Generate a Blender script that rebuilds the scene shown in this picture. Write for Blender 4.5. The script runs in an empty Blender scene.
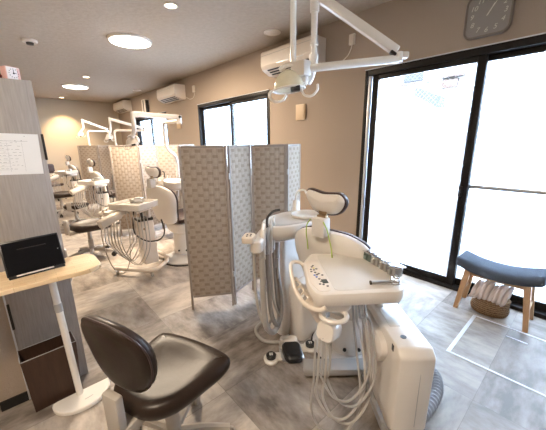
import bpy, bmesh, math, random
from mathutils import Vector, Matrix, Euler
random.seed(7)
R = math.radians
C = bpy.context.scene.collection
S = bpy.context.scene

# ------------------------------------------------------------------ camera
YAW, PITCH, ROLL, FPX, CH = 0.72949212, 0.24425443, -0.01211503, 290.86, 1.5
cd = bpy.data.cameras.new('camera'); cam = bpy.data.objects.new('camera', cd); C.objects.link(cam)
cd.sensor_fit = 'HORIZONTAL'; cd.sensor_width = 36; cd.lens = FPX / 546 * 36; cd.clip_start = 0.02; cd.clip_end = 200
cy, sy, cp, sp = math.cos(YAW), math.sin(YAW), math.cos(PITCH), math.sin(PITCH)
f = Vector((sy*cp, cy*cp, -sp)); r0 = Vector((cy, -sy, 0)); u0 = r0.cross(f)
rr = r0*math.cos(ROLL)+u0*math.sin(ROLL); uu = -r0*math.sin(ROLL)+u0*math.cos(ROLL)
cam.matrix_world = Matrix(((rr.x, uu.x, -f.x, 0), (rr.y, uu.y, -f.y, 0), (rr.z, uu.z, -f.z, CH), (0, 0, 0, 1)))
S.camera = cam

# ------------------------------------------------------------------ light and exposure
S.view_settings.view_transform = 'Standard'; S.view_settings.look = 'None'
S.view_settings.gamma = 1; S.view_settings.use_curve_mapping = False
S.view_settings.exposure = 1.1
w = bpy.data.worlds.new('sky'); S.world = w; w.use_nodes = True
bg = w.node_tree.nodes['Background']; bg.inputs[0].default_value = (.55, .74, 1, 1); bg.inputs[1].default_value = 5.0
sl = bpy.data.lights.new('sun', 'SUN'); sl.energy = 52; sl.angle = R(.6); sl.color = (.56, .74, 1)
so = bpy.data.objects.new('sun', sl); C.objects.link(so); so.rotation_euler = (0, R(-58), R(8))   # from behind the building, onto the houses opposite
def arealight(name, loc, rot, sx, sy_, power, col=(1, 1, 1), portal=False, shape='RECTANGLE'):
    l = bpy.data.lights.new(name, 'AREA'); l.shape = shape; l.size = sx; l.size_y = sy_
    l.energy = power; l.color = col
    if portal: l.cycles.is_portal = True
    o = bpy.data.objects.new(name, l); C.objects.link(o); o.location = loc; o.rotation_euler = rot
    return o
WX, CZ, FY = 3.2, 2.897, 11.7          # window wall, ceiling, far wall
arealight('daylight_portal', (WX+.34, .23, 1.15), (0, R(90), 0), 2.3, 3.5, 1, portal=True)
arealight('daylight_portal', (WX+.34, 4.78, 1.65), (0, R(90), 0), 1.3, 2.3, 1, portal=True)
arealight('daylight_portal', (WX+.34, 8.78, 1.65), (0, R(90), 0), 1.3, 2.4, 1, portal=True)
WARM = (1, .81, .60)
LAMPW = 50
for xx, yy, pw in ((-.75, .37, .58), (1.54, 4.64, 1.6), (1.54, 8.9, 1)):  # the first is an added lamp, out of view, that lights the foreground
    arealight('ceiling_lamp_light', (xx, yy, CZ-.052), (0, 0, 0), .5, .5, LAMPW*pw, WARM, shape='DISK')
for yy in (3.28, 7.62, 11.25):
    l = bpy.data.lights.new('downlight_spot', 'SPOT'); l.energy = 170 if yy > 11 else 45; l.color = (1, .70, .38); l.spot_size = R(95); l.spot_blend = .7; l.shadow_soft_size = .04
    o = bpy.data.objects.new('downlight_spot', l); C.objects.link(o); o.location = (1.54, yy, CZ-.03)

# ------------------------------------------------------------------ materials
def mat(name, col, rough=.5, metal=0, var=.06, scale=30, bump=0.0, spec=.5, coat=0, emit=0, sub=0, alpha=1, trans=0):
    m = bpy.data.materials.new(name); m.use_nodes = True; nt = m.node_tree; b = nt.nodes['Principled BSDF']
    b.inputs['Roughness'].default_value = rough; b.inputs['Metallic'].default_value = metal
    b.inputs['Specular IOR Level'].default_value = spec; b.inputs['Coat Weight'].default_value = coat
    b.inputs['Transmission Weight'].default_value = trans
    tc = nt.nodes.new('ShaderNodeTexCoord'); nz = nt.nodes.new('ShaderNodeTexNoise'); nz.inputs['Scale'].default_value = scale; nz.inputs['Detail'].default_value = 4
    nt.links.new(tc.outputs['Object'], nz.inputs['Vector'])
    mx = nt.nodes.new('ShaderNodeMix'); mx.data_type = 'RGBA'
    mx.inputs[6].default_value = (*[c*(1-var) for c in col], 1); mx.inputs[7].default_value = (*[min(1, c*(1+var)) for c in col], 1)
    nt.links.new(nz.outputs['Fac'], mx.inputs[0]); nt.links.new(mx.outputs[2], b.inputs['Base Color'])
    if bump:
        bp = nt.nodes.new('ShaderNodeBump'); bp.inputs['Strength'].default_value = bump; bp.inputs['Distance'].default_value = .01
        nt.links.new(nz.outputs['Fac'], bp.inputs['Height']); nt.links.new(bp.outputs[0], b.inputs['Normal'])
    if emit:
        b.inputs['Emission Color'].default_value = (*col, 1); b.inputs['Emission Strength'].default_value = emit
    return m
def nodes(m): return m.node_tree, m.node_tree.nodes['Principled BSDF']
def stretch(m, sc, rot=(0, 0, 0)):
    nt, b = nodes(m); tc = [n for n in nt.nodes if n.type == 'TEX_COORD'][0]; nz = [n for n in nt.nodes if n.type == 'TEX_NOISE'][0]
    mp = nt.nodes.new('ShaderNodeMapping'); mp.inputs['Scale'].default_value = sc; mp.inputs['Rotation'].default_value = rot
    nt.links.new(tc.outputs['Object'], mp.inputs[0]); nt.links.new(mp.outputs[0], nz.inputs['Vector']); return m
M = {}
M['wall'] = mat('taupe_wallpaper', (.40, .325, .262), .9, var=.05, scale=160, bump=.25, spec=.2)
M['farwall'] = mat('pale_wallpaper', (.46, .39, .30), .9, var=.04, scale=160, bump=.2, spec=.2)
M['ceil'] = mat('grey_plaster', (.44, .375, .305), .85, var=.13, scale=22, bump=.5, spec=.25)
M['white'] = mat('white_plastic', (.75, .70, .64), .32, var=.02, scale=8, coat=.15)
M['white2'] = mat('white_enamel', (.80, .76, .70), .25, var=.02, scale=8, coat=.3)
M['cream'] = mat('cream_plastic', (.76, .66, .54), .35, var=.03)
M['beigeplastic'] = mat('beige_shell', (.64, .60, .55), .4, var=.03)
M['chrome'] = mat('chrome', (.75, .75, .75), .18, 1, var=.03)
M['steel'] = mat('brushed_steel', (.55, .54, .52), .35, 1, var=.05)
M['bronze'] = mat('bronze_metal', (.40, .28, .16), .3, 1, var=.05)
M['leather'] = mat('brown_leather', (.028, .017, .012), .36, var=.10, scale=60, bump=.03, spec=.30)
M['darkpad'] = mat('dark_brown_upholstery', (.05, .03, .028), .4, var=.1)
M['black'] = mat('black_plastic', (.012, .012, .013), .35, var=.1)
M['screenglass'] = mat('black_screen', (.006, .006, .007), .3, var=.05, spec=.15)
M['frame'] = mat('dark_bronze_aluminium', (.012, .010, .009), .45, 0, var=.1, spec=.25)
M['hose'] = mat('grey_hose', (.42, .40, .37), .45, var=.04)
M['hosed'] = mat('dark_grey_hose', (.25, .23, .21), .5, var=.06)
M['hosew'] = mat('pale_hose', (.50, .47, .43), .42, var=.03)
M['greyplastic'] = mat('grey_plastic', (.38, .37, .36), .4, var=.03)
M['bluegrey'] = mat('blue_grey_fabric', (.085, .10, .125), .95, var=.25, scale=260, bump=.3, spec=.1)
M['towel'] = mat('pale_pink_towel', (.72, .62, .58), 1, var=.08, scale=300, bump=.6, spec=.05)
M['ac'] = mat('air_conditioner_white', (.72, .65, .57), .45, var=.02)
M['dark'] = mat('dark_slot', (.03, .028, .026), .6, var=.1)
M['paper'] = mat('white_paper', (.78, .76, .73), .8, var=.02)
M['ink'] = mat('grey_ink', (.25, .23, .22), .8, var=.1)
M['pink'] = mat('pink_plastic', (.78, .48, .45), .4, var=.03)
M['pinkface'] = mat('white_clock_face', (.85, .80, .80), .4, var=.02)
M['red'] = mat('dark_red_cloth', (.09, .012, .01), .8, var=.2)
M['green'] = mat('yellow_green_cord', (.42, .55, .10), .5, var=.05)
M['greengrey'] = mat('green_grey_metal', (.22, .28, .25), .35, .7, var=.15)
M['lcd'] = mat('lcd_display', (.10, .12, .12), .2, var=.05)
M['bluebtn'] = mat('blue_button', (.10, .22, .65), .4)
M['yellowbtn'] = mat('yellow_button', (.75, .65, .12), .4)
M['greybtn'] = mat('dark_grey_button', (.10, .09, .09), .5)
M['clockface'] = mat('grey_clock_face', (.30, .275, .25), .5, var=.03)
M['clockrim'] = mat('brown_grey_clock_rim', (.20, .165, .145), .35, var=.05)
M['numeral'] = mat('pale_numerals', (.72, .68, .62), .5)
M['aluminium'] = mat('aluminium', (.68, .69, .72), .35, .6, var=.04)
M['trimline'] = mat('white_trim_line', (.78, .80, .84), .45, var=.04)
M['box'] = mat('cream_wall_box', (.66, .50, .33), .5, var=.03)
M['concrete'] = mat('outdoor_concrete', (.55, .55, .55), .9, var=.1, scale=4)
M['housewall'] = mat('house_wall', (.80, .80, .80), .9, var=.04, scale=3)
M['houseroof'] = mat('house_roof', (.022, .02, .02), .8, var=.15)
M['housewood'] = mat('house_brown_trim', (.04, .02, .01), .8, var=.1)
M['lampglow'] = mat('lamp_diffuser', (1, .93, .84), .5, emit=5)
M['spotglow'] = mat('downlight_lens', (1, .78, .48), .5, emit=7)
M['dome'] = mat('yellow_lamp_reflector', (.74, .68, .50), .25, var=.12, scale=20, coat=.5)
M['brownwood'] = stretch(mat('dark_walnut_veneer', (.052, .026, .016), .45, var=.35, scale=6, spec=.4), (14, 14, 1.2))
M['panelwood'] = stretch(mat('grey_wood_grain', (.33, .288, .255), .55, var=.30, scale=7, bump=.1), (16, 16, 1.1))
M['oak'] = stretch(mat('pale_oak', (.50, .30, .15), .5, var=.22, scale=8), (10, 10, 1.4))
def butcher():
    m = mat('laminated_pine_top', (.66, .40, .19), .4, var=.1, scale=9); nt, b = nodes(m)
    tc = nt.nodes.new('ShaderNodeTexCoord'); br = nt.nodes.new('ShaderNodeTexBrick')
    br.inputs['Scale'].default_value = 1; br.inputs['Brick Width'].default_value = .17; br.inputs['Row Height'].default_value = .035
    br.inputs['Mortar Size'].default_value = .0006; br.inputs['Color1'].default_value = (.84, .64, .40, 1); br.inputs['Color2'].default_value = (.76, .54, .30, 1); br.inputs['Mortar'].default_value = (.5, .3, .14, 1)
    nt.links.new(tc.outputs['Object'], br.inputs['Vector']); nt.links.new(br.outputs['Color'], b.inputs['Base Color']); return m
M['butcher'] = butcher()
def math_node(nt, op, a, b=None, c=None):
    n = nt.nodes.new('ShaderNodeMath'); n.operation = op
    for i, v in enumerate((a, b, c)):
        if v is None: continue
        if isinstance(v, (int, float)): n.inputs[i].default_value = v
        else: nt.links.new(v, n.inputs[i])
    return n.outputs[0]
def floor_mat():
    m = bpy.data.materials.new('stone_vinyl_tile'); m.use_nodes = True; nt = m.node_tree; b = nt.nodes['Principled BSDF']; L = nt.links.new
    b.inputs['Specular IOR Level'].default_value = .35
    tc = nt.nodes.new('ShaderNodeTexCoord'); sx = nt.nodes.new('ShaderNodeSeparateXYZ'); L(tc.outputs['Object'], sx.inputs[0])
    tx = math_node(nt, 'MULTIPLY', math_node(nt, 'SUBTRACT', sx.outputs[0], .765), 1/1.05)
    ty = math_node(nt, 'MULTIPLY', math_node(nt, 'SUBTRACT', sx.outputs[1], .268), 1/.525)
    ix, iy = math_node(nt, 'FLOOR', tx), math_node(nt, 'FLOOR', ty)
    cb = nt.nodes.new('ShaderNodeCombineXYZ'); L(ix, cb.inputs[0]); L(iy, cb.inputs[1])
    wn = nt.nodes.new('ShaderNodeTexWhiteNoise'); wn.noise_dimensions = '3D'; L(cb.outputs[0], wn.inputs['Vector'])
    chk = math_node(nt, 'MODULO', math_node(nt, 'ABSOLUTE', math_node(nt, 'ADD', ix, iy)), 2)
    # streaky stone, the streaks turned from tile to tile
    def streak(sc):
        mp = nt.nodes.new('ShaderNodeMapping'); mp.inputs['Scale'].default_value = sc; L(tc.outputs['Object'], mp.inputs[0])
        off = nt.nodes.new('ShaderNodeVectorMath'); off.operation = 'MULTIPLY_ADD'; L(wn.outputs['Color'], off.inputs[0]); off.inputs[1].default_value = (9, 9, 9); L(mp.outputs[0], off.inputs[2])
        n = nt.nodes.new('ShaderNodeTexNoise'); n.inputs['Scale'].default_value = 1; n.inputs['Detail'].default_value = 7; n.inputs['Roughness'].default_value = .62; L(off.outputs[0], n.inputs['Vector']); return n.outputs['Fac']
    s1, s2 = streak((5, 12, 1)), streak((12, 5, 1))
    mxs = nt.nodes.new('ShaderNodeMix'); L(chk, mxs.inputs[0]); L(s1, mxs.inputs[2]); L(s2, mxs.inputs[3])
    ns = nt.nodes.new('ShaderNodeTexNoise'); ns.inputs['Scale'].default_value = 2.2; ns.inputs['Detail'].default_value = 8; L(tc.outputs['Object'], ns.inputs['Vector'])
    v = math_node(nt, 'ADD', math_node(nt, 'MULTIPLY', mxs.outputs[0], .7), math_node(nt, 'MULTIPLY', ns.outputs['Fac'], .3))
    v = math_node(nt, 'ADD', v, math_node(nt, 'MULTIPLY', math_node(nt, 'SUBTRACT', wn.outputs['Value'], .5), .22))
    cr = nt.nodes.new('ShaderNodeValToRGB'); e = cr.color_ramp.elements
    e[0].position = .33; e[0].color = (.15, .125, .106, 1); e[1].position = .70; e[1].color = (.54, .48, .42, 1)
    L(v, cr.inputs[0])
    # fine joints
    def joint(t, th):
        fr = math_node(nt, 'FRACT', t); d = math_node(nt, 'MINIMUM', fr, math_node(nt, 'SUBTRACT', 1.0, fr)); return math_node(nt, 'LESS_THAN', d, th)
    j = math_node(nt, 'MAXIMUM', joint(tx, .0016), joint(ty, .0032))
    mj = nt.nodes.new('ShaderNodeMix'); mj.data_type = 'RGBA'; L(math_node(nt, 'MULTIPLY', j, .55), mj.inputs[0]); L(cr.outputs[0], mj.inputs[6]); mj.inputs[7].default_value = (.10, .09, .085, 1)
    L(mj.outputs[2], b.inputs['Base Color'])
    L(math_node(nt, 'ADD', math_node(nt, 'MULTIPLY', v, .22), .34), b.inputs['Roughness'])
    bp = nt.nodes.new('ShaderNodeBump'); bp.inputs['Strength'].default_value = .12; bp.inputs['Distance'].default_value = .01; L(v, bp.inputs['Height']); L(bp.outputs[0], b.inputs['Normal'])
    return m
M['floor'] = floor_mat()
def weave_mat(name, light, dark, spot):
    m = bpy.data.materials.new(name); m.use_nodes = True; nt = m.node_tree; b = nt.nodes['Principled BSDF']; L = nt.links.new
    b.inputs['Roughness'].default_value = .8; b.inputs['Specular IOR Level'].default_value = .2
    tc = nt.nodes.new('ShaderNodeTexCoord'); sx = nt.nodes.new('ShaderNodeSeparateXYZ'); L(tc.outputs['Object'], sx.inputs[0])
    def cell(per_x, per_z, wx, wz, off):
        z = math_node(nt, 'DIVIDE', sx.outputs[2], per_z); row = math_node(nt, 'FLOOR', z)
        x = math_node(nt, 'ADD', math_node(nt, 'DIVIDE', sx.outputs[0], per_x), math_node(nt, 'MULTIPLY', math_node(nt, 'MODULO', math_node(nt, 'ABSOLUTE', row), 2), off))
        fx, fz = math_node(nt, 'FRACT', math_node(nt, 'ADD', x, 50)), math_node(nt, 'FRACT', math_node(nt, 'ADD', z, 50))
        return math_node(nt, 'MULTIPLY', math_node(nt, 'LESS_THAN', fx, wx), math_node(nt, 'LESS_THAN', fz, wz)), fx, fz
    spots, fx, fz = cell(.092, .046, .46, .52, .5)
    fine = nt.nodes.new('ShaderNodeTexWave'); fine.bands_direction = 'Z'; fine.inputs['Scale'].default_value = 32; fine.inputs['Distortion'].default_value = .4; L(tc.outputs['Object'], fine.inputs['Vector'])
    nz = nt.nodes.new('ShaderNodeTexNoise'); nz.inputs['Scale'].default_value = 60; L(tc.outputs['Object'], nz.inputs['Vector'])
    m1 = nt.nodes.new('ShaderNodeMix'); m1.data_type = 'RGBA'; L(math_node(nt, 'MULTIPLY', math_node(nt, 'ADD', fine.outputs['Fac'], nz.outputs['Fac']), .5), m1.inputs[0]); m1.inputs[6].default_value = (*dark, 1); m1.inputs[7].default_value = (*light, 1)
    m2 = nt.nodes.new('ShaderNodeMix'); m2.data_type = 'RGBA'; L(math_node(nt, 'MULTIPLY', spots, .55), m2.inputs[0]); L(m1.outputs[2], m2.inputs[6]); m2.inputs[7].default_value = (*spot, 1)
    L(m2.outputs[2], b.inputs['Base Color'])
    arch = math_node(nt, 'ABSOLUTE', math_node(nt, 'SINE', math_node(nt, 'MULTIPLY', sx.outputs[0], math.pi/.044)))
    h = math_node(nt, 'ADD', math_node(nt, 'MULTIPLY', fine.outputs['Fac'], .3), math_node(nt, 'MULTIPLY', math_node(nt, 'ADD', arch, math_node(nt, 'MULTIPLY', spots, -.8)), .7))
    bp = nt.nodes.new('ShaderNodeBump'); bp.inputs['Strength'].default_value = .45; bp.inputs['Distance'].default_value = .006; L(h, bp.inputs['Height']); L(bp.outputs[0], b.inputs['Normal'])
    tr = nt.nodes.new('ShaderNodeBsdfTranslucent'); L(m2.outputs[2], tr.inputs[0]); ms = nt.nodes.new('ShaderNodeMixShader'); ms.inputs[0].default_value = .12
    out = nt.nodes['Material Output']; L(b.outputs[0], ms.inputs[1]); L(tr.outputs[0], ms.inputs[2]); L(ms.outputs[0], out.inputs[0])
    return m
M['weave'] = weave_mat('woven_paper_strips', (.60, .505, .41), (.34, .275, .215), (.26, .20, .15))
def pane_mat(name, frost, wire=True):
    m = bpy.data.materials.new(name); m.use_nodes = True; nt = m.node_tree; L = nt.links.new
    nt.nodes.remove(nt.nodes['Principled BSDF']); out = nt.nodes['Material Output']
    tc = nt.nodes.new('ShaderNodeTexCoord'); sx = nt.nodes.new('ShaderNodeSeparateXYZ'); L(tc.outputs['Object'], sx.inputs[0])
    tr = nt.nodes.new('ShaderNodeBsdfTransparent'); tl = nt.nodes.new('ShaderNodeBsdfTranslucent'); gl = nt.nodes.new('ShaderNodeBsdfGlossy'); gl.inputs['Roughness'].default_value = .15
    tl.inputs[0].default_value = (.97, .96, .95, 1)
    y, z = sx.outputs[1], sx.outputs[2]
    def line(e): 
        fr = math_node(nt, 'FRACT', math_node(nt, 'ADD', math_node(nt, 'DIVIDE', e, .045), 100)); return math_node(nt, 'LESS_THAN', fr, .10)
    net = math_node(nt, 'MAXIMUM', line(math_node(nt, 'ADD', y, z)), line(math_node(nt, 'SUBTRACT', y, z)))
    mx = nt.nodes.new('ShaderNodeMixShader')
    L(math_node(nt, 'ADD', math_node(nt, 'MULTIPLY', math_node(nt, 'LESS_THAN', z, 1.72), frost-.01), .01), mx.inputs[0]) if frost > .5 else None
    if frost <= .5: mx.inputs[0].default_value = frost
    L(tr.outputs[0], mx.inputs[1]); L(tl.outputs[0], mx.inputs[2])
    last = mx
    if wire:
        wd = nt.nodes.new('ShaderNodeBsdfDiffuse'); wd.inputs[0].default_value = (.35, .33, .30, 1)
        m2 = nt.nodes.new('ShaderNodeMixShader'); L(math_node(nt, 'MULTIPLY', net, .65), m2.inputs[0]); L(mx.outputs[0], m2.inputs[1]); L(wd.outputs[0], m2.inputs[2]); last = m2
    m3 = nt.nodes.new('ShaderNodeMixShader'); m3.inputs[0].default_value = .04; L(last.outputs[0], m3.inputs[1]); L(gl.outputs[0], m3.inputs[2]); L(m3.outputs[0], out.inputs[0])
    return m
M['frost'] = pane_mat('frosted_wired_glass', .51)
M['clear'] = pane_mat('clear_wired_glass', .12)
M['clearplain'] = pane_mat('clear_glass', .1, False)
def rib_mat():
    m = mat('corrugated_grey_hose', (.36, .36, .37), .5); return m
M['rib'] = rib_mat()
def basket_mat():
    m = mat('woven_seagrass', (.32, .18, .08), .85, var=.3, scale=60, bump=.4); nt, b = nodes(m); L = nt.links.new
    tc = nt.nodes.new('ShaderNodeTexCoord'); wv = nt.nodes.new('ShaderNodeTexWave'); wv.bands_direction = 'Z'; wv.inputs['Scale'].default_value = 18; wv.inputs['Distortion'].default_value = 6; wv.inputs['Detail Scale'].default_value = 12
    L(tc.outputs['Object'], wv.inputs['Vector']); cr = nt.nodes.new('ShaderNodeValToRGB'); cr.color_ramp.elements[0].color = (.12, .06, .025, 1); cr.color_ramp.elements[1].color = (.48, .29, .14, 1)
    L(wv.outputs['Fac'], cr.inputs[0]); L(cr.outputs[0], b.inputs['Base Color'])
    bp = nt.nodes.new('ShaderNodeBump'); bp.inputs['Strength'].default_value = .8; bp.inputs['Distance'].default_value = .01; L(wv.outputs['Fac'], bp.inputs['Height']); L(bp.outputs[0], b.inputs['Normal']); return m
M['basket'] = basket_mat()

# ------------------------------------------------------------------ mesh helpers
def catmull(pts, n=8, closed=False):
    P = [Vector(p) for p in pts]
    if len(P) < 3 and not closed: return P
    out = []; N = len(P)
    for i in range(N if closed else N-1):
        if closed: a, b, c, d = P[i-1], P[i], P[(i+1) % N], P[(i+2) % N]
        else: a, b, c, d = P[max(i-1, 0)], P[i], P[i+1], P[min(i+2, N-1)]
        for k in range(n):
            t = k/n; out.append(.5*((2*b)+(c-a)*t+(2*a-5*b+4*c-d)*t*t+(3*b-a-3*c+d)*t**3))
    if not closed: out.append(P[-1])
    return out
def rrect(w, h, r, n=5, cx=0, cy=0):
    pts = []
    for sx, sy_, a0 in ((1, 1, 0), (-1, 1, 90), (-1, -1, 180), (1, -1, 270)):
        for k in range(n+1):
            a = R(a0+90*k/n); pts.append((cx+sx*(w/2-r)+r*math.cos(a), cy+sy_*(h/2-r)+r*math.sin(a)))
    return pts
class MB:
    def __init__(s): s.bm = bmesh.new(); s.X = Matrix.Identity(4)
    def at(s, loc=(0, 0, 0), rot=(0, 0, 0)): s.X = Matrix.Translation(loc) @ Euler(rot).to_matrix().to_4x4(); return s
    def v(s, p): return s.bm.verts.new(s.X @ Vector(p))
    def face(s, vs):
        try: s.bm.faces.new(vs)
        except ValueError: pass
    def box(s, c, d, bev=0, rot=(0, 0, 0), seg=2):
        g = bmesh.ops.create_cube(s.bm, size=1, matrix=s.X @ Matrix.Translation(c) @ Euler(rot).to_matrix().to_4x4() @ Matrix.Diagonal((*d, 1)))
        if bev:
            es = list({e for v in g['verts'] for e in v.link_edges}); bmesh.ops.bevel(s.bm, geom=es, offset=bev, segments=seg, profile=.5, affect='EDGES')
        return s
    def rings(s, rs, cap=True, closed_ring=True):
        V = [[s.v(p) for p in ring] for ring in rs]; n = len(V[0])
        for a, b in zip(V, V[1:]):
            for i in range(n if closed_ring else n-1):
                j = (i+1) % n; s.face((a[i], a[j], b[j], b[i]))
        if cap: s.face(V[0][::-1]); s.face(V[-1])
        return s
    def tube(s, pts, r, n=8, smooth=6, closed=False, cap=True):
        P = catmull(pts, smooth, closed) if smooth else [Vector(p) for p in pts]
        m = len(P); rs = []; prev = None
        for i, p in enumerate(P):
            if closed: t = P[(i+1) % m]-P[i-1]
            else: t = P[min(i+1, m-1)]-P[max(i-1, 0)]
            if t.length < 1e-9: t = Vector((0, 0, 1))
            t.normalize()
            if prev is None:
                prev = t.orthogonal().normalized()
            nrm = prev-t*prev.dot(t)
            if nrm.length < 1e-6: nrm = t.orthogonal()
            nrm.normalize(); prev = nrm; bn = t.cross(nrm)
            rad = r(i/(m-1)) if callable(r) else r
            rs.append([p+nrm*rad*math.cos(2*math.pi*k/n)+bn*rad*math.sin(2*math.pi*k/n) for k in range(n)])
        if closed: rs.append(rs[0]); return s.rings(rs, cap=False)
        return s.rings(rs, cap)
    def cyl(s, a, b, r, r2=None, n=20):
        a, b = Vector(a), Vector(b); t = (b-a).normalized(); u = t.orthogonal().normalized(); q = t.cross(u); r2 = r if r2 is None else r2
        return s.rings([[c+u*x*math.cos(2*math.pi*k/n)+q*x*math.sin(2*math.pi*k/n) for k in range(n)] for c, x in ((a, r), (b, r2))])
    def lathe(s, prof, c=(0, 0, 0), n=28, sx=1, sy_=1, cap=True):
        return s.rings([[(c[0]+r*sx*math.cos(2*math.pi*k/n), c[1]+r*sy_*math.sin(2*math.pi*k/n), c[2]+z) for k in range(n)] for r, z in prof], cap)
    def pad(s, outline, layers, f=None, inset_c=None):
        """outline: 2D points; layers: (depth, inset) pairs; f maps (a, b, depth) to 3D."""
        n = len(outline); O = [Vector(p).to_2d() if len(p) > 2 else Vector(p) for p in outline]
        area = sum(O[i-1].x*O[i].y-O[i].x*O[i-1].y for i in range(n)); sg = 1 if area > 0 else -1
        N = []
        for i in range(n):
            t = (O[(i+1) % n]-O[i-1]); t = t.normalized() if t.length > 1e-9 else Vector((1, 0)); N.append(Vector((-t.y, t.x))*sg)
        f = f or (lambda a, b, d: (a, b, d)); rs = []
        for d, ins in layers: rs.append([f(*(O[i]+N[i]*ins), d) for i in range(n)])
        s.rings(rs, cap=False)
        for d, ins, rev in ((layers[0][0], layers[0][1], True), (layers[-1][0], layers[-1][1], False)):
            cen = sum(((O[i]+N[i]*ins) for i in range(n)), Vector((0, 0)))/n
            prev = [s.v(f(*(O[i]+N[i]*ins), d)) for i in range(n)]
            for k in (.66, .33):
                cur = [s.v(f(*(cen+(O[i]+N[i]*ins-cen)*k), d)) for i in range(n)]
                for i in range(n): s.face((prev[i], prev[(i+1) % n], cur[(i+1) % n], cur[i]))
                prev = cur
            c = s.v(f(*cen, d))
            for i in range(n): s.face((prev[i], prev[(i+1) % n], c))
        bmesh.ops.remove_doubles(s.bm, verts=s.bm.verts[:], dist=1e-5)
        return s
    def build(s, name, m, parent=None, loc=(0, 0, 0), rot=(0, 0, 0), sharp=38, label=None):
        bmesh.ops.recalc_face_normals(s.bm, faces=s.bm.faces[:])
        me = bpy.data.meshes.new(name); s.bm.to_mesh(me); s.bm.free()
        me.materials.append(M[m] if isinstance(m, str) else m)
        for p in me.polygons: p.use_smooth = True
        me.set_sharp_from_angle(angle=R(sharp))
        o = bpy.data.objects.new(name, me); C.objects.link(o); o.location = loc; o.rotation_euler = rot
        if parent: o.parent = parent
        if label: o['label'] = label
        return o
def tag(o, label=None, cat=None, group=None, kind=None):
    if label: o['label'] = label
    if cat: o['category'] = cat
    if group: o['group'] = group
    if kind: o['kind'] = kind
    return o
def thing(name, label, cat, loc=(0, 0, 0), rz=0, group=None):
    o = bpy.data.objects.new(name, None); C.objects.link(o); o.empty_display_size = .1
    o.location = loc; o.rotation_euler = (0, 0, rz); return tag(o, label, cat, group)
def copy_tree(o, parent=None):
    c = o.copy(); C.objects.link(c); c.parent = parent
    for ch in list(o.children): copy_tree(ch, c)
    return c
def dup(o, label, loc, rz=None):
    c = copy_tree(o); c.location = loc; c['label'] = label
    if rz is not None: c.rotation_euler = (0, 0, rz)
    return c
def struct(mb, name, m, parent=None, **k):
    o = mb.build(name, m, parent, **k)
    if not parent: o['kind'] = 'structure'
    return o
def text_mesh(txt, size, name, m, parent, loc, rot, ital=0):
    cu = bpy.data.curves.new('t', 'FONT'); cu.body = txt; cu.size = size; cu.align_x = 'CENTER'; cu.align_y = 'CENTER'; cu.extrude = .001; cu.shear = ital
    t = bpy.data.objects.new('t', cu); C.objects.link(t); bpy.context.view_layer.update()
    me = bpy.data.meshes.new_from_object(t.evaluated_get(bpy.context.evaluated_depsgraph_get())); bpy.data.objects.remove(t)
    me.materials.clear(); me.materials.append(M[m]); o = bpy.data.objects.new(name, me); C.objects.link(o); o.parent = parent; o.location = loc; o.rotation_euler = rot
    return o

# ------------------------------------------------------------------ room shell
XL, YB = -2.4, -2.6
b = MB(); b.box(((XL+WX)/2, (YB+FY)/2, -.05), (WX-XL+.4, FY-YB+.4, .1)); struct(b, 'floor', 'floor')
b = MB(); b.box(((XL+WX)/2, (YB+FY)/2, CZ+.05), (WX-XL+.4, FY-YB+.4, .1)); struct(b, 'ceiling', 'ceil')
b = MB(); b.box(((XL+WX)/2, FY+.06, CZ/2), (WX-XL+.3, .12, CZ)); struct(b, 'wall_back', 'farwall')
b = MB(); b.box((XL-.06, (YB+FY)/2, CZ/2), (.12, FY-YB+.3, CZ)); struct(b, 'wall_left', 'farwall')
b = MB(); b.box(((XL+WX)/2, YB-.06, CZ/2), (WX-XL+.3, .12, CZ)); struct(b, 'wall_front', 'wall')
OPEN = [(-1.5, 1.965, 0, 2.285), (3.63, 5.93, .95, 2.30), (7.6, 9.95, .95, 2.30)]
b = MB(); xc, tw = WX+.075, .15; y = YB
for y0, y1, z0, z1 in OPEN:
    b.box((xc, (y+y0)/2, CZ/2), (tw, y0-y, CZ)); b.box((xc, (y0+y1)/2, (z1+CZ)/2), (tw, y1-y0, CZ-z1))
    if z0 > 0: b.box((xc, (y0+y1)/2, z0/2), (tw, y1-y0, z0))
    y = y1
b.box((xc, (y+FY)/2, CZ/2), (tw, FY-y, CZ)); struct(b, 'wall_right', 'wall')
b = MB()
for a, c in ((1.965, FY), (YB, -1.5)): b.box((WX-.006, (a+c)/2, .03), (.012, c-a, .06))
struct(b, 'baseboard_right', 'black')

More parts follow.
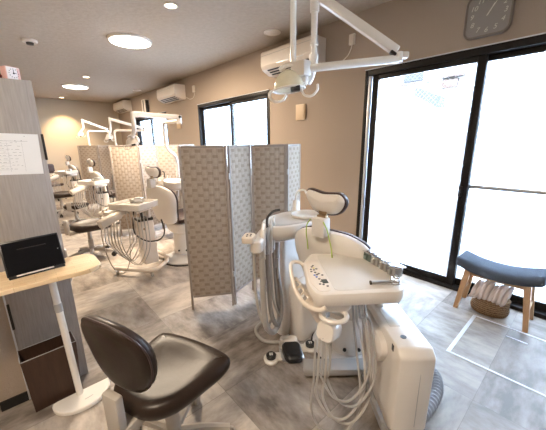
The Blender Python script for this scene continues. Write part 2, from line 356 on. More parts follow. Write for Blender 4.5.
# sliding door and windows: frame, sashes, panes
def sash_window(name, n, y0, y1, z0, z1, splits, wire, rail_low=.1):
    xo = WX+.055
    b = MB(); fw = .038
    for yy in (y0+fw/2, y1-fw/2): b.box((xo, yy, (z0+z1)/2), (.13, fw, z1-z0), .004)
    b.box((xo, (y0+y1)/2, z1-.035), (.13, y1-y0-2*fw, .07), .004); b.box((xo, (y0+y1)/2, z0+.02), (.13, y1-y0-2*fw, .04), .003)
    root = struct(b, '%s_%d' % (name, n), 'frame'); root['kind'] = 'structure'
    b = MB(); b.box((WX-.015, (y0+y1)/2, z1-.006), (.012, y1-y0, .008)); b.build('track_rail', 'aluminium', root)
    edges = [y0+fw]+splits+[y1-fw-(.045 if name == 'door' else 0)]
    for k, (a, c) in enumerate(zip(edges, edges[1:])):
        xs = xo+(.022 if k % 2 else -.022); a2 = a-(.037 if k else 0); c2 = c+(.037 if k < len(edges)-2 else 0)
        b = MB(); st = .055; zt, zb = z1-.07, z0+.04
        if name == 'door': st = .07
        for yy in (a2+st/2, c2-st/2): b.box((xs, yy, (zt+zb)/2), (.036, st, zt-zb), .003)
        b.box((xs, (a2+c2)/2, zt-.025), (.036, c2-a2-2*st, .05), .003); b.box((xs, (a2+c2)/2, zb+rail_low/2), (.036, c2-a2-2*st, rail_low), .003)
        sa = b.build('sash', 'frame', root)
        b = MB(); yl, yh, zl, zh = a2+st, c2-st, zb+rail_low, zt-.05
        b.box((xs, (yl+yh)/2, (zl+zh)/2), (.006, yh-yl, zh-zl)); b.build('pane', wire, sa)
        if name == 'door':
            b = MB(); b.box((xs-.019, yh-.004, (zl+zh)/2), (.004, .008, zh-zl)); b.box((xs-.019, yl+.004, (zl+zh)/2), (.004, .008, zh-zl)); b.build('glazing_bead', 'aluminium', sa)
            if k == 1:
                b = MB(); b.box((xs-.014, (yl+yh)/2, 1.068), (.02, yh-yl, .034), .004); b.build('cross_bar', 'steel', sa)
    return root
d1 = sash_window('door', 1, *OPEN[0][:2], 0, OPEN[0][3], [-.30, .845], 'frost', .07)
b = MB(); b.box((WX+.02, 1.905, 1.16), (.05, .03, 2.10), .002); b.build('jamb_liner', 'aluminium', d1)
b = MB(); b.box((WX+.012, .865, 1.02), (.016, .03, .10), .004); b.box((WX-.002, .865, 1.02), (.012, .012, .035), .003); b.build('door_latch', 'black', d1)
sash_window('window', 1, *OPEN[1], [4.72], 'clearplain', .05)
sash_window('window', 2, *OPEN[2], [8.75], 'clearplain', .05)
# white roller tube of light seen under each header
# outside
b = MB(); b.box((WX+6.2, 4, -.25), (12, 30, .3)); struct(b, 'ground', 'concrete')
hs = thing('house', 'pale neighbouring house with a pitched canopy seen through the sliding door', 'house', (8.1, 3.2, 0))
b = MB(); b.box((1.5, 0, 2.2), (3, 9, 4.6)); b.build('wall', 'housewall', hs)
b = MB(); b.pad([(-.10, -.30), (.30, -.05), (.30, -.25), (-.10, -.55)], [(-.9, 0), (.0, 0)], lambda a, c, d: (-.45+d*.5, a*1.3-.45, c+2.75)); b.build('canopy', 'houseroof', hs)
b = MB(); b.box((-.06, -.50, 2.80), (.12, .34, .20), .01); b.box((-.10, -.56, 2.95), (.2, .5, .05)); b.build('window_box', 'housewood', hs)
b = MB(); b.box((-.03, .38, 3.22), (.06, .50, .5), .01); b.build('window', 'houseroof', hs)
b = MB(); b.box((-.02, .30, 2.92), (.05, .85, .04)); b.build('ledge', 'housewood', hs)
# ceiling fittings
def ceil_lamp(y, label, x=1.54):
    t = thing('ceiling_light', label, 'ceiling light', (x, y, CZ), 0, 'round ceiling lights')
    b = MB(); b.lathe([(.285, 0), (.285, -.02), (.27, -.03), (.262, -.03)]); b.build('rim', 'white2', t)
    b = MB(); b.lathe([(.262, -.028), (.25, -.038), (.2, -.045), (.02, -.048)]); b.build('diffuser', 'lampglow', t)
ceil_lamp(.37, 'unseen round ceiling light added left of the viewer to brighten the foreground', -.75); ceil_lamp(4.64, 'large round glowing ceiling light nearest the viewer in the photo'); ceil_lamp(8.9, 'large round glowing ceiling light farther down the room')
def down(y, label):
    t = thing('downlight', label, 'downlight', (1.54, y, CZ), 0, 'small recessed downlights')
    b = MB(); b.lathe([(.075, 0), (.075, -.006), (.06, -.008), (.055, -.003)]); b.build('rim', 'white2', t)
    b = MB(); b.lathe([(.055, -.004), (.02, -.006)]); b.build('lens', 'spotglow', t)
down(3.28, 'small warm downlight in the ceiling, nearest of the three'); down(7.62, 'small downlight between the two large ceiling lights and the far wall'); down(11.25, 'small downlight next to the far wall casting a warm glow')
for x, y, lab in ((2.85, 3.16, 'flat round white ceiling vent beside the near air conditioner'), (2.88, 8.6, 'flat round white ceiling vent near the middle air conditioner')):
    t = thing('ceiling_vent', lab, 'vent', (x, y, CZ), 0, 'round ceiling vents')
    b = MB(); b.lathe([(.11, 0), (.11, -.012), (.095, -.018), (.09, -.012), (.01, -.012)]); b.build('cover', 'ac', t)
    b = MB(); b.lathe([(.07, -.012), (.07, -.02), (.01, -.022)]); b.build('disc', 'ac', t)
t = thing('smoke_detector', 'small white smoke detector on the ceiling at the left', 'smoke detector', (.50, 5.5, CZ))
b = MB(); b.lathe([(.09, 0), (.09, -.025), (.08, -.035), (.02, -.035)]); b.build('base', 'white2', t)
b = MB(); b.lathe([(.045, -.034), (.04, -.06), (.01, -.062)]); b.build('sensor', 'dark', t)

# air conditioners on the window wall
def aircon(y0, y1, z1, label):
    w_ = y1-y0; t = thing('air_conditioner', label, 'air conditioner', (WX, (y0+y1)/2, z1), 0, 'wall air conditioners')
    D, Hh = .25, .30
    prof = [(0, 0), (-D+.02, 0), (-D, -.02), (-D-.005, -.19), (-D+.02, -.235), (-.10, -Hh), (0, -Hh)]
    b = MB(); b.rings([[(x, yy, z) for x, z in prof] for yy in (-w_/2, w_/2)]); b.build('body', 'ac', t, sharp=30)
    ang = math.atan2(Hh-.235, D-.02-.10)
    for k in range(3):
        fx = -D+.045+k*.042; fz = -.235-(fx+D-.02)*math.tan(ang)
        b = MB(); b.box((fx, 0, fz-.001), (.022, w_*.80, .01), rot=(0, ang, 0)); b.build('outlet_slot', 'dark', t)
    b = MB(); b.box((-D-.003, 0, -.06), (.004, w_*.98, .003)); b.build('panel_seam', 'greyplastic', t)
    b = MB(); b.box((-D-.006, -w_*.1, -.2), (.004, w_*.5, .008)); b.build('trim_strip', 'aluminium', t)
    return t
aircon(2.55, 3.52, 2.75, 'white wall air conditioner nearest the viewer, behind the operatory light arm')
aircon(6.45, 7.45, 2.76, 'white wall air conditioner between the two windows in the middle of the room')
aircon(10.2, 11.3, 2.83, 'white wall air conditioner in the far corner')
# cables and little wall boxes
def wallcable(pts, label):
    b = MB(); b.tube([(WX-.008, y, z) for y, z in pts], .006, 6); o = b.build('cable', 'ac'); tag(o, label, 'cable', 'air conditioner power cables')
wallcable([(2.16, 2.62), (2.17, 2.56), (2.2, 2.50), (2.25, 2.46), (2.35, 2.41), (2.45, 2.40), (2.55, 2.42)], 'white power cable curving from a wall outlet to the near air conditioner')
wallcable([(6.03, 2.6), (6.04, 2.5), (6.1, 2.45), (6.25, 2.44), (6.42, 2.5)], 'white power cable curving from a wall outlet to the middle air conditioner')
def wallbox(y, z, wy, h, label, m='box', name='wall_box', cat='wall box', group='cream boxes on the window wall'):
    t = thing(name, label, cat, (WX, y, z), 0, group)
    b = MB(); b.box((-.015, 0, 0), (.03, wy, h), .004); b.build('body', m, t)
    b = MB(); b.box((-.032, 0, 0), (.004, wy*.8, h*.8), .001); b.build('cover', m, t)
wallbox(2.95, 1.91, .17, .21, 'cream rectangular box on the wall between near window and sliding door')
wallbox(6.9, 1.93, .17, .17, 'cream box on the wall right of the far window')
wallbox(10.35, 1.85, .25, .25, 'cream box on the wall left of the far window')
wallbox(2.16, 2.64, .07, .11, 'white power outlet high on the wall above the sliding door corner', 'ac', 'power_outlet', 'outlet', 'high power outlets')
wallbox(6.03, 2.62, .09, .13, 'white power outlet high on the wall between the air conditioner and window', 'ac', 'power_outlet', 'outlet', 'high power outlets')
t = thing('speaker', 'slim white wall speaker between the far and middle air conditioners', 'speaker', (WX, 8.83, 2.50))
b = MB(); b.box((-.06, 0, 0), (.12, .28, .42), .02); b.build('housing', 'ac', t)
b = MB(); b.box((-.122, -.02, 0), (.006, .05, .36), .002); b.box((-.06, -.142, 0), (.09, .004, .36), .001); b.build('grille', 'dark', t)

# wall clock over the door
t = thing('wall_clock', 'square grey wall clock with rounded corners and white numerals above the sliding door', 'clock', (WX, .84, 2.515))
def sqf(a, b_, d): return (-d, -a, b_)
ol = rrect(.34, .34, .07, 8)
b = MB(); b.pad(ol, [(0, 0), (.028, 0), (.036, .006), (.036, .016), (.026, .018)], sqf); b.build('rim', 'clockrim', t)
b = MB(); b.pad(rrect(.304, .304, .055, 8), [(.024, 0), (.028, 0)], sqf); b.build('face', 'clockface', t)
for n in range(1, 13):
    a = R(90-30*n); q = .118/max(abs(math.cos(a)), abs(math.sin(a)))**.35
    text_mesh(str(n), .052, 'numeral', 'numeral', t, (-.0285, -q*math.cos(a), q*math.sin(a)), (R(90), 0, R(-90)), .25)
b = MB(); b.at((-.031, 0, 0), (R(30), 0, 0)).box((0, 0, .035), (.002, .008, .09)); b.build('hour_hand', 'numeral', t)
b = MB(); b.at((-.034, 0, 0), (R(33), 0, 0)).box((0, 0, .055), (.002, .005, .14)); b.build('minute_hand', 'numeral', t)

# floor access hatch outline
def hatch():
    x0, x1, y0, y1 = 2.165, 2.825, -.13, .512
    b = MB(); w_ = .016
    b.box(((x0+x1)/2, y1, .0015), (x1-x0+w_, w_*1.6, .003)); b.box(((x0+x1)/2, y0, .0015), (x1-x0+w_, w_, .003))
    b.box((x0, (y0+y1)/2, .0015), (w_, y1-y0, .003)); b.box((x1, (y0+y1)/2, .0015), (w_, y1-y0, .003))
    o = struct(b, 'trim_1', 'trimline')
    b = MB(); b.box((2.68, .20, .002), (.018, .13, .004), .001); b.build('hatch_handle', 'trimline', o)
hatch()

# ------------------------------------------------------------------ folding screens
def screen(pts, label, h=1.485):
    t = thing('folding_screen', label, 'folding screen', (pts[0][0], pts[0][1], 0), 0, 'woven folding screens')
    for (x0, y0), (x1, y1) in zip(pts, pts[1:]):
        L = math.hypot(x1-x0, y1-y0); a = math.atan2(y1-y0, x1-x0); c = (x0-pts[0][0], y0-pts[0][1], 0); g = .006
        b = MB(); b.box((L/2, 0, (.13+h)/2), (L-.05, .012, h-.13-.02), .002); p = b.build('panel', 'weave', t, c, (0, 0, a))
        b = MB()
        for xx in (g+.01, L-g-.01): b.box((xx, 0, h/2), (.02, .022, h), .003)
        b.box((L/2, 0, .13), (L-.06, .016, .018), .002); b.box((L/2, 0, h-.012), (L-.06, .016, .02), .002)
        b.build('frame', 'screenframe', p)
    for i, (x1, y1) in enumerate(pts[1:-1]):
        for z in (.3, 1.2):
            b = MB(); b.cyl((x1-pts[0][0], y1-pts[0][1]-.008, z), (x1-pts[0][0], y1-pts[0][1]-.008, z+.05), .007, n=8); b.build('hinge', 'steel', t)
M['screenframe'] = mat('pale_brown_screen_frame', (.34, .29, .25), .5, var=.08)
screen([(1.038, 2.315), (1.378, 2.104), (1.703, 2.215), (1.984, 2.01), (2.293, 2.13)], 'four panel woven paper folding screen nearest the viewer, beside the near dental unit')
screen([(1.194, 5.145), (1.592, 5.00), (1.907, 5.12), (2.253, 4.98), (2.628, 5.12)], 'woven folding screen in the middle, behind the second dental chair')
screen([(1.234, 8.05), (1.594, 7.85), (1.875, 7.98), (2.124, 7.83), (2.42, 7.98)], 'woven folding screen farthest down the room')

# ------------------------------------------------------------------ dental chair (faces +x, origin under the pedestal)
def dental_chair(label, loc, rz=0):
    t = thing('dental_chair', label, 'dental chair', loc, rz, 'dental patient chairs')
    b = MB(); b.lathe([(.29, 0), (.29, .012), (.28, .016)], (.03, .0, 0), n=40); b.build('base_rim', 'dark', t)
    b = MB(); b.lathe([(.275, .014), (.275, .024), (.27, .03), (.02, .03)], (.03, .0, 0), n=40); b.build('base_plate', 'baseplate', t)
    b = MB(); b.lathe([(.135, .03), (.14, .06), (.135, .30), (.125, .33), (.1, .34)], n=32); p = b.build('pedestal', 'white', t)
    for a in (200, 240, 275):
        q = R(a); b = MB(); b.cyl((.13*math.cos(q), .13*math.sin(q), .085), (.152*math.cos(q), .152*math.sin(q), .085), .012, n=10); b.build('knob', 'black', p)
    b = MB(); fm = lambda a, c, d: (a, c, d)
    b.pad(rrect(.52, .40, .13, 7), [(.30, .12), (.33, .05), (.38, .02), (.44, 0), (.47, .01)], lambda a, c, d: (a*1.0+.07, c, d)); b.build('seat_base', 'white', t)
    b = MB(); b.pad(rrect(.56, .50, .14, 7), [(.465, .03), (.475, .005), (.51, 0), (.535, .02), (.545, .05)], lambda a, c, d: (a+.10, c, d+.05*(abs(c)/.25)**2)); b.build('seat', 'darkpad', t)
    b = MB(); b.pad(rrect(.36, .40, .10, 7), [(-.035, .02), (-.02, 0), (.02, 0), (.04, .03)], lambda a, c, d: (.42+a*.20+d, c, .30-a*.95+d*.2)); b.build('leg_rest', 'darkpad', t)
    b = MB(); b.pad(rrect(.34, .37, .09, 7), [(-.075, .03), (-.06, 0), (-.035, 0)], lambda a, c, d: (.42+a*.20+d, c, .30-a*.95+d*.2)); b.build('leg_rest_shell', 'white', t)
    # backrest outline in (y, s); s runs up the back
    half = [(0, -.26), (.12, -.25), (.19, -.20), (.225, -.08), (.265, .06), (.262, .145), (.225, .205), (.15, .243), (.07, .255)]
    ol = [(y, s) for y, s in half]+[(-y, s) for y, s in half[::-1] if y]
    ol = [(p.x, p.y) for p in catmull([(a, c, 0) for a, c in ol], 4, True)]
    tl = R(12)
    def bk(a, s_, d):  # d: forward (+x) distance from shell back
        x = -.27+d+.45*a*a; z = .745+s_
        return (x*1-(z-.5)*math.tan(tl)+.02, a, z)
    b = MB(); b.pad(ol, [(-.045, .07), (-.035, .03), (-.015, .006), (.01, 0), (.02, .004)], bk); b.build('backrest_shell', 'white', t)
    b = MB(); b.pad(ol, [(.018, .004), (.022, -.003), (.038, -.003), (.055, .014), (.064, .06)], bk); b.build('back_cushion', 'darkpad', t)
    # neck block, bracket, headrest
    b = MB(); b.box((-.41, 0, 1.035), (.07, .085, .11), .012); b.build('neck_block', 'beigeplastic', t)
    b = MB(); b.box((-.39, 0, 1.10), (.014, .05, .08), .003); b.box((-.40, 0, 1.095), (.02, .056, .014), .002); b.build('headrest_bracket', 'bronze', t)
    hl = [(0, .05), (.055, .06), (.10, .062), (.122, .035), (.108, -.01), (.07, -.055), (.0, -.068), (-.07, -.06), (-.108, -.025), (-.122, .02), (-.10, .052), (-.06, .053)]
    hl = [(p.x, p.y) for p in catmull([(a, c, 0) for a, c in hl], 4, True)]
    hd = lambda a, s_, d: (-.39+d+a*a*1.2-s_*.25, a, 1.172+s_)
    b = MB(); b.pad(hl, [(-.03, .05), (-.025, .025), (-.01, .004), (.005, 0)], hd); hr = b.build('headrest', 'white', t)
    b = MB(); b.pad(hl, [(.003, -.004), (.008, -.009), (.028, -.009), (.042, .01), (.046, .03)], hd); b.build('headrest_cushion', 'darkpad', hr)
    return t
M['baseplate'] = mat('pale_grey_base_plate', (.62, .60, .58), .35, var=.03)
ch = dental_chair('white backed dental chair nearest the viewer, with yellow-green cords at its headrest', (1.66, 1.04, 0), R(6))
bay2 = dup(ch, 'white backed dental chair with dark edge in the second bay, behind the near screen', (1.65, 3.72, 0), R(14))
dup(ch, 'dental chair in the third bay, partly hidden by the woven screens', (1.55, 6.55, 0))
dup(ch, 'dental chair in the farthest bay by the far wall', (1.55, 9.3, 0))
for c_ in [o for o in C.objects if o.name.startswith('dental_chair.')]:
    for k_ in c_.children:
        if k_.name.startswith('base_'): k_.location = (-.15, -.16, 0)
# bib cords
def cord(pts, label):
    b = MB(); b.tube(pts, .0035, 6); o = b.build('bib_cord', 'green'); tag(o, label, 'cord', 'yellow-green bib cords')
cord([(1.225, 1.05, 1.075), (1.225, 1.075, 1.04), (1.235, 1.09, .99), (1.25, 1.095, .93), (1.265, 1.10, .87)], 'yellow-green cord hanging down the left side of the near chair back')
cord([(1.225, .96, 1.075), (1.22, .93, 1.04), (1.222, .91, .98), (1.23, .90, .92), (1.24, .90, .85)], 'yellow-green cord hanging down the middle of the near chair back')

# ------------------------------------------------------------------ spittoon unit (origin at column foot)
def spittoon(label, loc, rz=0):
    t = thing('cuspidor_unit', label, 'dental unit', loc, rz, 'cuspidor units')
    b = MB(); b.pad(rrect(.30, .24, .05, 5), [(0, 0), (.30, .0), (.34, .02), (.9, .035), (.92, .04)], lambda a, c, d: (a+.02, c, d)); b.build('column', 'white', t)
    b = MB(); b.pad(rrect(.34, .16, .04, 5), [(0, 0), (.40, 0), (.44, .02)], lambda a, c, d: (a*(1-.35*max(0, d-.15))+.10, c-.17+.10*max(0, d-.1), d)); b.build('lower_cover', 'white', t)
    b = MB(); b.pad([(p.x, p.y) for p in catmull([(-.30, .02, 0), (-.28, -.10, 0), (-.1, -.17, 0), (.15, -.17, 0), (.26, -.06, 0), (.24, .10, 0), (.05, .17, 0), (-.18, .13, 0)], 5, True)],
        [(.84, .09), (.87, .03), (.92, 0), (.965, .004), (.972, .015), (.962, .03)], lambda a, c, d: (a-.02, c-.13, d)); b.build('basin_top', 'white2', t)
    b = MB(); b.lathe([(.105, .968), (.108, .985), (.10, .985), (.085, .972), (.03, .966), (.005, .966)], (.06, -.15, 0), n=32); b.build('bowl', 'white2', t)
    b = MB(); b.pad(rrect(.05, .05, .012, 3), [(.965, 0), (1.05, .004), (1.065, .012)], lambda a, c, d: (a+.10, c-.02, d)); fl_ = b.build('cup_filler', 'white2', t)
    b = MB(); b.tube([(.10, -.02, 1.06), (.10, -.02, 1.10), (.115, -.035, 1.135), (.145, -.065, 1.14), (.155, -.075, 1.11)], .008, 8); b.build('spout', 'white2', fl_)
    HO = Matrix.Translation((-.05, -.04, 0)); _n = len(C.objects)
    # assistant holder reaching to the left front
    b = MB(); b.pad(rrect(.30, .07, .03, 5), [(.83, .01), (.84, 0), (.90, 0), (.91, .01)], lambda a, c, d: (a*.8-.36-c*.6, c*.8+a*.6-.16, d+.03)); hb = b.build('holder_arm', 'white', t)
    b = MB(); b.pad(rrect(.10, .07, .02, 4), [(.0, .004), (.006, 0), (.035, 0), (.042, .008)], lambda a, c, d: (a*.78-c*.62-.485, c*.78+a*.62-.20, d+.93)); kp = b.build('keypad', 'cream', t)
    for k in range(4):
        b = MB(); b.cyl((-.51+.018*(k % 2)+.02*(k//2), -.215+.02*(k//2)-.012*(k % 2), .971), (-.51+.018*(k % 2)+.02*(k//2), -.215+.02*(k//2)-.012*(k % 2), .976), .005, n=8); b.build('button', 'greybtn', kp)
    tips = [(-.40, -.22, .03, 'white2'), (-.34, -.20, .02, 'greyplastic'), (-.29, -.17, .024, 'white2'), (-.24, -.14, .02, 'steel')]
    for k, (x, y, r_, m_) in enumerate(tips):
        b = MB(); b.cyl((x, y, .80), (x+.015, y+.01, .985), r_*.7, r_*.55, 12); hp = b.build('handpiece', m_, t)
        b = MB()
        if k == 1: b.tube([(x+.01, y+.01, .98), (x+.02, y+.02, 1.04), (x+.05, y, 1.08), (x+.09, y-.02, 1.09)], .008, 8)
        else: b.cyl((x+.015, y+.01, .98), (x+.03, y+.02, 1.02), r_*.4, r_*.3, 10)
        b.build('tip', 'dark' if k == 1 else m_, hp)
    hoses = [([(-.42, -.24, .82), (-.43, -.26, .5), (-.42, -.27, .36), (-.34, -.25, .27), (-.24, -.20, .31), (-.17, -.12, .48), (-.15, -.08, .6), (-.12, -.05, .8)], .019, 'hose'),
             ([(-.36, -.22, .82), (-.37, -.25, .5), (-.36, -.27, .38), (-.30, -.25, .31), (-.22, -.2, .36), (-.18, -.14, .5), (-.15, -.08, .62)], .015, 'hosed'),
             ([(-.30, -.18, .82), (-.30, -.2, .5), (-.27, -.22, .36), (-.22, -.18, .33), (-.19, -.14, .4), (-.16, -.1, .7)], .008, 'hosew'),
             ([(-.25, -.15, .82), (-.25, -.18, .45), (-.22, -.19, .33), (-.17, -.15, .30), (-.14, -.12, .42)], .007, 'hosed'),
             ([(-.45, -.2, .86), (-.46, -.22, .6), (-.44, -.24, .42), (-.38, -.24, .33), (-.33, -.22, .36)], .009, 'hosew')]
    for P, r_, m_ in hoses:
        b = MB(); b.tube(P, r_, 10); b.build('hose', m_, t)
    for o in list(C.objects)[_n:]:
        if o.parent == t: o.data.transform(HO)
        else: o.data.transform(HO)
    return t
sp1 = spittoon('white cuspidor unit nearest the viewer, with hoses looping down beside the screen', (1.52, 1.56, 0))
dup(sp1, 'white cuspidor unit of the second bay, half hidden by the near screen', (1.95, 4.15, 0), R(-100)); dup(sp1, 'cuspidor unit of the third bay behind the woven screens', (1.95, 7.0, 0), R(-100)); dup(sp1, 'cuspidor unit in the farthest bay', (1.95, 9.8, 0), R(-100))

# ------------------------------------------------------------------ delivery cart (local x: right, y: away)
def cart(label, loc, rz, near):
    t = thing('dental_cart', label, 'dental cart', loc, rz, 'dental instrument carts')
    TZ = .88
    if near: ol = [(-.19, .245), (.26, .232), (.15, -.21), (-.225, -.235), (-.255, -.14), (-.25, .12)]
    else: ol = [(-.19, .17), (.19, .17), (.19, -.17), (-.19, -.17)]
    def rnd(o, r=.035):
        out = []; n = len(o)
        for i in range(n):
            a, p, c = Vector(o[i-1]), Vector(o[i]), Vector(o[(i+1) % n]); u = (a-p).normalized()*min(r, (a-p).length*.45); v = (c-p).normalized()*min(r, (c-p).length*.45)
            for k in range(6):
                q = k/5; out.append(tuple((p+u)*(1-q)**2+p*2*q*(1-q)+(p+v)*q*q))
        return out
    ol = rnd(ol)
    if near: b = MB(); b.pad(ol, [(TZ-.07, .03), (TZ-.06, .008), (TZ-.04, 0), (TZ-.012, 0), (TZ-.003, .004), (TZ, .012)]); tr = b.build('tray', 'white', t)
    else: b = MB(); b.pad(ol, [(TZ-.05, .03), (TZ-.04, .005), (TZ+.02, 0), (TZ+.024, .006), (TZ+.02, .014), (TZ-.005, .018)]); tr = b.build('tray', 'white2', t)
    b = MB(); 
    if near: b.pad(rnd([(-.165, .21), (.22, .20), (.12, -.18), (-.145, -.20)], .03), [(TZ-.002, 0), (TZ+.0008, 0), (TZ+.0012, .003)])
    else: b.pad(rrect(.30, .26, .02, 3), [(TZ-.006, 0), (TZ-.003, 0)])
    b.build('tray_mat', 'traymat', tr)
    if near:
        b = MB(); b.pad(rnd([(-.17, .10), (-.195, .13), (-.235, .12), (-.24, -.13), (-.21, -.21), (-.16, -.20)], .02), [(TZ-.002, 0), (TZ+.0015, 0), (TZ+.002, .002)]); cp = b.build('control_panel', 'cream2', tr)
        b = MB(); b.box((-.175, -.115, TZ+.003), (.026, .036, .003), .001, (0, 0, R(6))); b.build('display', 'lcd', cp)
        bts = [(-.213, .045, 'greybtn'), (-.205, .03, 'yellowbtn'), (-.221, .015, 'greybtn'), (-.207, .008, 'greybtn'), (-.193, .02, 'greybtn'), (-.222, -.01, 'greybtn'), (-.205, -.02, 'greybtn'), (-.19, -.035, 'greybtn'), (-.175, -.05, 'greybtn'), (-.212, -.05, 'bluebtn'), (-.205, -.07, 'bluebtn'), (-.20, -.045, 'greybtn'), (-.196, -.09, 'greybtn'), (-.19, -.115, 'greybtn'), (-.185, -.145, 'greybtn'), (-.17, -.16, 'greybtn'), (-.2, -.14, 'greybtn'), (-.205, .06, 'greybtn')]
        for x, y, m_ in bts:
            b = MB(); b.cyl((x, y, TZ+.001), (x, y, TZ+.0035), .0058, n=8); b.build('button', m_, cp)
    # handle loop on the left
    hx = -.25
    b = MB(); b.tube([(hx+.01, .13, TZ-.03), (hx-.02, .16, TZ-.02), (hx-.06, .14, TZ-.02), (hx-.065, .05, TZ-.04), (hx-.055, -.08, TZ-.06), (hx-.02, -.19, TZ-.07), (hx+.03, -.235, TZ-.07), (hx+.06, -.24, TZ-.055)], .0105, 10); b.build('handle', 'cream2', t)
    # holder head with handpiece sockets and the round end
    hy = -.16
    b = MB(); b.pad(rrect(.16, .20, .03, 4), [(TZ-.115, .02), (TZ-.10, 0), (TZ-.06, 0)], lambda a, c, d: (a-.15, c-.10, d)); hd = b.build('holder_block', 'white', t)
    for k in range(4):
        x, y = -.285+.012*k, .05-.065*k
        b = MB(); b.tube([(x-.02, y, TZ-.07), (x+.02, y, TZ-.12), (x+.05, y-.01, TZ-.17)], .021, 10); so = b.build('handpiece_socket', 'cream2', hd)
        b = MB(); b.cyl((x-.03, y, TZ-.055), (x-.015, y, TZ-.075), .011, .014, 10); b.build('opening', 'greyplastic', so)
    b = MB(); b.tube([(-.15+.055*math.cos(2*math.pi*k/20), -.215+.05*math.sin(2*math.pi*k/20), TZ-.11) for k in range(20)], .011, 8, 1, True); b.box((-.15, -.15, TZ-.11), (.05, .05, .016), .005); b.build('cup_ring', 'white', t)
    if near: c0, c1 = Vector((-.145, -.19, .695)), Vector((-.195, -.255, .715))
    else: c0, c1 = Vector((-.05, -.17, .80)), Vector((-.105, -.37, .735))
    b = MB(); b.pad(rrect(.085, .085, .03, 5), [(0, .004), (.006, 0), ((c1-c0).length-.008, 0), ((c1-c0).length, .006)]);
    ax = (c1-c0).normalized(); q = ax.to_track_quat('Z', 'Y'); bmesh.ops.transform(b.bm, matrix=Matrix.Translation(c0) @ q.to_matrix().to_4x4(), verts=b.bm.verts[:]); b.build('holder_end', 'white', t)
    # hanging hoses
    rnd_ = random.Random(3)
    if near:
        for k in range(5):
            sx0, ex = -.235+.018*k, -.02+.018*k; low = .20+.045*((k*2) % 5); yy = -.27+.008*k
            P = [(sx0, yy, .69), (sx0-.004, yy-.01, .52), (sx0-.01, yy-.01, low+.13), (sx0+.05, yy-.02, low+.02), ((sx0+ex)/2+.03, yy-.01, low), (ex+.01, yy+.05, low+.10), (ex+.01, yy+.14, low+.30), (ex, yy+.20, .66), (ex-.005, yy+.23, .83)]
            b = MB(); b.tube(P, .0055, 8, 8); b.build('hose', 'hosew' if k % 2 else 'hose', t)
    else:
        for k in range(7):
            sx0, ex = -.20+.03*k, -.06+.035*k; low = .12+.05*((k*2) % 5)+.1*(k % 2); yy = -.19+.01*k
            P = [(sx0-.05, yy-.02, .72), (sx0-.06, yy-.03, .5), (sx0-.02, yy, low+.1), ((sx0+ex)/2, yy+.04, low), (ex, yy+.08, low+.12), (ex+.01, yy+.12, .5), (ex, yy+.12, .80)]
            b = MB(); b.tube(P, .005, 6, 5); b.build('hose', 'hose' if k % 2 else 'hosew', t)
        b = MB(); b.tube([(.0, -.02, .8), (-.06, .02, .55), (.0, .12, .42), (.16, .14, .44), (.27, .10, .55), (.26, .08, .7)], .008, 6); b.build('hose', 'dark', t)
    # body
    if near:
        BZ = .64
        ol2 = [(.075, .14), (.225, .11), (.236, -.295), (.225, -.31), (.135, -.31), (.118, -.29)]
        prof = []
        b = MB()
        def bf(a, c, d):
            # front-bottom sweeps back like a sled
            return (a+.0*d, c, d)
        # side silhouette in (y, z) extruded along x
        side = [(.20, BZ), (-.26, BZ), (-.295, BZ-.03), (-.285, .22), (-.25, .19), (.02, .19), (.14, .27), (.20, .40)]
        b.pad(rnd(side, .012), [(0, .007), (.006, 0), (.114, 0), (.12, .007)], lambda y, z, d: (.118+d*1.3, y, z)); bd = b.build('body', 'white', t, sharp=50)
        b = MB(); b.pad(rnd([(.12, BZ-.04), (-.15, BZ-.05), (-.18, BZ-.10), (-.12, BZ-.20), (-.02, BZ-.16), (.08, BZ-.12), (.14, BZ-.12)], .03), [(0, 0), (.035, .0), (.05, .02)], lambda y, z, d: (.125-d, y, z)); b.build('side_bulge', 'white', bd)
        b = MB(); b.cyl((.175, -.19, BZ-.002), (.175, -.19, BZ+.002), .0135, n=14); b.build('key_hole', 'black', bd)
        b = MB(); b.box((.118, -.22, BZ-.03), (.004, .018, .03), .001); b.build('side_slot', 'black', bd)
        b = MB(); b.box((.215, -.292, .42), (.0015, .002, .34)); b.build('seam', 'greyplastic', bd)
        b = MB(); b.box((.17, .02, BZ-.0), (.05, .26, .004), .0015); b.build('top_strip', 'white2', bd)
        b = MB(); b.tube([(.16, .07, BZ-.02), (.14, .06, .75), (.10, .05, .80), (.04, .02, .825)], .022, 10); b.build('arm', 'white', t)
        b = MB(); P = catmull([(.20, -.10, .20), (.19, -.12, .10), (.22, -.13, .05), (.34, -.09, .045), (.47, .01, .045), (.57, .12, .045), (.61, .24, .045), (.52, .30, .045), (.40, .22, .06), (.30, .12, .14), (.26, .08, .22)], 22)
        b.tube(P, lambda q: .034+.004*math.sin(q*math.pi*2*56), 14, 0); b.build('suction_hose', 'rib', t)
        b = MB(); b.box((.02, .285, .062), (.48, .11, .05), .012); b.build('foot_bar', 'greyplastic', t)
        b = MB(); b.box((.20, .10, .12), (.07, .14, .16), .01); b.box((.20, .10, .03), (.10, .42, .06), .012); b.build('support_leg', 'greyplastic', t)
    else:
        # the body stands behind the tray; worked out in plan directions, so turn back by -rz
        Z = Matrix.Rotation(-rz, 4, 'Z'); BX, BY = .15, .22
        def tb(b): bmesh.ops.transform(b.bm, matrix=Z, verts=b.bm.verts[:]); return b
        b = MB(); b.pad(rrect(.17, .15, .02, 4), [(.10, .004), (.11, 0), (.62, .0), (.63, .006)], lambda a, c, d: (a+BX+.03*(.65-d), c+BY, d)); bd = tb(b).build('body', 'cream2', t)
        b = MB(); b.box((BX, BY, .645), (.17, .15, .03), .004); b.cyl((BX-.02, BY, .65), (BX-.02, BY, .74), .03, .02, 12); tb(b).build('collar', 'dark', t)
